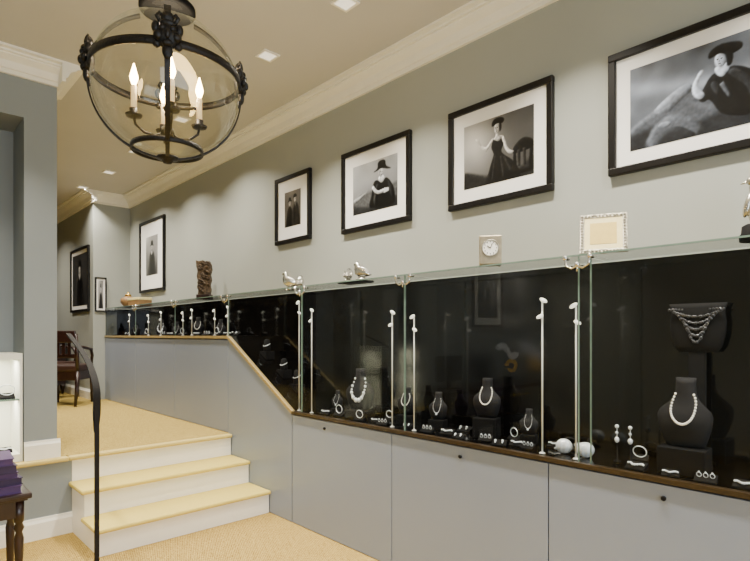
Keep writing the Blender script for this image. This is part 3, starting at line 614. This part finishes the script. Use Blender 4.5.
# ------------------------------------------------------------------ downlights
def down(x,y,e=16,spread=1.8,s=.058):
    t=thing('recessed_downlight','square recessed ceiling downlight with white trim','light fixture',(x,y,H),group='ceiling downlights')
    b=B(); 
    for a0,a1,b0,b1 in ((-s,s,-s,-s+.014),(-s,s,s-.014,s),(-s,-s+.014,-s+.014,s-.014),(s-.014,s,-s+.014,s-.014)): b.box(a0,a1,b0,b1,-.008,-.0005)
    b.obj('trim','white',t)
    B().box(-s+.014,s-.014,-s+.014,s-.014,-.004,-.0005).obj('lens','lens',t)
    l=bpy.data.lights.new('downlight_lamp','AREA'); l.shape='SQUARE'; l.size=.09; l.energy=e*1.5; l.color=(1,.915,.78); l.spread=spread if y<4.2 else 2.2
    o=bpy.data.objects.new('downlight_lamp',l); COL.objects.link(o); o.location=(x,y,H-.012)
for x,y,e in [(1.88,3.01,17),(1.89,2.24,15),(1.89,1.2,21),(1.89,.2,21),(1.9,-.9,10),(1.91,4.4,16),(1.91,5.48,16),(1.94,6.38,13),(1.90,7.25,11),(.5,3.3,14),(-.6,2.0,8),(-.6,0,8),(.9,6.4,18),(1.2,8.8,16),(.4,-1.2,8),(-1.5,3.5,24)]: down(x,y,e)  # last one is an added lamp, brightening the partition poster for its reflection
lamp('AREA','window_daylight',(0,-2.95,1.65),135,(.84,.92,1),4.6,2.2,(pi/2,0,0))
# ------------------------------------------------------------------ lit niche shelf unit
e=thing('shelf_unit','white illuminated shelf unit with glass shelf in the wall niche','shelf',(.37,4.14,PZ))
for args in ((.035,.36,.01,.35,0,.05),(.035,.36,.01,.35,.67,.71)): B().box(*args).obj('shelf_board','lit',e)
B().box(.035,.36,.33,.35,.05,.67).obj('back_board','lit',e)
B().box(.345,.36,.01,.33,.05,.67).obj('side_board','lit',e); B().box(.035,.05,.01,.33,.05,.67).obj('side_board','lit',e)
B().box(.051,.344,.02,.33,.40,.41).obj('glass_shelf','edge',e,label='glass shelf')
lamp('AREA','niche_lamp',(.57,4.28,PZ+.66),3,(1,.95,.8),.25,.1)
lamp('AREA','niche_lamp',(.57,4.28,PZ+.395),2.8,(1,.95,.8),.25,.1)
pad(.655,4.22,PZ+.411,'bangle','black pad with silver bangle on the lit glass shelf','jewellery','bangle_display',pi/2,.035,1.2)
pad(.59,4.36,PZ+.411,'chain','black pad with bracelet on the lit glass shelf','jewellery','bracelet_display',pi/2,.035,1.2)
pad(.65,4.26,PZ+.0505,'chain','black pad with silver bracelet in the lit shelf unit','jewellery','bracelet_display',pi/2,.035,1.1)
# ------------------------------------------------------------------ side table with purple books
e=thing('side_table','small dark mahogany side table with turned legs and moulded top','table',(.315,3.0,0))
b=B(); b.box(-.225,.225,-.15,.15,.605,.63,.006); b.box(-.21,.21,-.135,.135,.595,.606,.003); b.obj('table_top','darkwood',e)
B().box(-.165,.165,-.12,-.105,.52,.594).obj('apron','darkwood',e); B().box(-.165,.165,.105,.12,.52,.594).obj('apron','darkwood',e)
B().box(-.195,-.18,-.09,.09,.52,.594).obj('apron','darkwood',e); B().box(.18,.195,-.09,.09,.52,.594).obj('apron','darkwood',e)
for sx in (-.18,.18):
    for sy in (-.105,.105):
        B().lathe([(.012,0),(.016,.02),(.010,.05),(.013,.1),(.016,.3),(.020,.42),(.013,.45),(.022,.47),(.014,.49),(.021,.50),(.021,.595)],(sx,sy,0),n=14).obj('leg','darkwood',e,label='turned tapering leg')
z=.6305; random.seed(11)
for i in range(5):
    w,d,h=random.uniform(.085,.105),random.uniform(.11,.13),random.uniform(.026,.036)
    bk=thing('book','purple cloth-bound book in a stack on the dark side table','book',(.41-.004*i,3.0+random.uniform(-.01,.01),z),random.uniform(-.12,.12),group='stack of purple books')
    cm='purple' if i%2==0 else 'purple2'
    B().prism([(-w,0),(w,0),(w,.003),(-w+.003,.003),(-w+.003,h-.003),(w,h-.003),(w,h),(-w,h)],'y',-d,d).obj('cover',cm,bk)
    B().box(-w+.004,w-.004,-d+.004,d-.004,.0032,h-.0032).obj('pages','purple2' if i%2 else 'purple',bk)
    z+=h+.0005
# ------------------------------------------------------------------ furniture on platform
def chair(x,y,rot,lab):
    e=thing('armchair',lab,'chair',(x,y,PZ),rot,group='mahogany chairs on the platform')
    B().box(-.22,.22,-.22,.22,.40,.48,.02).obj('seat','redseat',e,label='brown leather seat')
    B().box(-.21,.21,-.21,.21,.30,.405,.005).obj('seat_rail','darkwood',e)
    for sx in (-.2,.2):
        B().tube([(sx,-.2,.40),(sx,-.205,.2),(sx,-.21,0)],[.028,.022,.016]).obj('leg','darkwood',e)
        B().tube([(sx,.2,.40),(sx,.22,.2),(sx,.26,0)],[.028,.022,.016]).obj('leg','darkwood',e)
        B().tube([(sx,.2,.42),(sx,.21,.6),(sx*1.02,.25,.84)],[.024,.022,.018]).obj('back_post','darkwood',e)
        B().tube([(sx,-.17,.44),(sx*1.1,-.17,.58),(sx*1.12,-.12,.66),(sx*1.1,.05,.68),(sx,.215,.70)],.018).obj('armrest','darkwood',e)
    b=B(); b.box(-.2,.2,.235,.26,.74,.88,.01); b.box(-.2,.2,.205,.225,.56,.61,.008)
    for k in (-.12,-.06,0,.06,.12): b.box(k-.016,k+.016,.215,.235,.6,.77)
    b.obj('backrest','darkwood',e)
chair(1.72,7.2,2.5,'dark mahogany armchair with brown seat beyond the counter')
chair(1.74,8.02,.6,'dark mahogany armchair facing its pair further along the platform')
e=thing('writing_table','dark mahogany writing table against the far side wall','table',(1.72,9.1,PZ))
B().box(-.32,.32,-.6,.6,.74,.78,.006).obj('table_top','darkwood',e); B().box(-.30,.30,-.56,.56,.12,.738).obj('drawer_case','darkwood',e)
for sx in (-.27,.27):
    for sy in (-.53,.53): B().lathe([(.016,0),(.02,.05),(.03,.10),(.034,.12)],(sx,sy,0),n=12).obj('leg','darkwood',e)
e=thing('bookcase','tall dark wooden cabinet at the far end of the platform','cabinet',(1.78,10.6,PZ))
B().box(-.25,.25,-.6,.6,0,1.7,.01).obj('body','darkwood',e); B().box(-.262,-.252,-.57,-.01,.1,1.6,.004).obj('door','darkwood',e); B().box(-.262,-.252,.01,.57,.1,1.6,.004).obj('door','darkwood',e); B().box(-.28,.26,-.63,.63,1.70,1.75,.008).obj('cornice','darkwood',e)
# ------------------------------------------------------------------ desk, monitor and flowers opposite the showcase
e=thing('desk','dark writing desk by the partition wall','desk',(-.8,3.72,0))
B().box(-1.0,1.0,-.3,.3,.72,.76,.005).obj('desk_top','darkwood',e)
for sx in (-.95,.95):
    for sy in (-.26,.26): B().box(sx-.03,sx+.03,sy-.03,sy+.03,0,.72).obj('leg','darkwood',e)
e=thing('monitor','flat computer monitor on the desk','monitor',(-.2,3.72,.76))
B().box(-.22,.22,-.015,.015,.08,.36,.004).obj('screen','screen',e); b=B(); b.box(-.1,.1,-.07,.07,0,.012); b.box(-.02,.02,-.01,.01,.012,.1); b.obj('stand','screen',e)
e=thing('flower_vase','glass vase with white orchids and a sunflower','flowers',(-1.34,3.72,.76),.9)
B().lathe([(.04,0),(.05,.02),(.045,.12),(.035,.18),(.045,.2)],n=20).obj('vase','edge',e)
for pts in ([(0,0,.1),(.03,0,.3),(.1,0,.42)],[(0,0,.1),(-.03,0,.18),(-.05,-.02,.21)],[(0,0,.1),(-.05,0,.3),(-.08,0,.45)]): B().tube(pts,.006).obj('stem','leaf',e)
for k in range(7):
    b=B(); c=(.1-.035*k,-.01,.43-.012*k+.05*math.sin(k)); 
    for j in range(5): b.sph((c[0]+.022*math.cos(j*1.257),c[1],c[2]+.022*math.sin(j*1.257)),.018,(1,.25,1),nu=8,nv=6)
    b.obj('orchid_bloom','petal',e)
b=B()
for j in range(14): b.sph((-.05+.055*math.cos(j*.449),-.03,.21+.055*math.sin(j*.449)),.026,(1,.2,1),nu=8,nv=6)
b.mi=1; b.sph((-.05,-.04,.21),.036,(1,.4,1)); b.obj('sunflower','yellow,darkwood'.split(','),e)
# ------------------------------------------------------------------ world
w=bpy.data.worlds.new('world'); scene.world=w; w.use_nodes=True
bg=w.node_tree.nodes['Background']; bg.inputs[0].default_value=(.75,.85,1,1); bg.inputs[1].default_value=.8
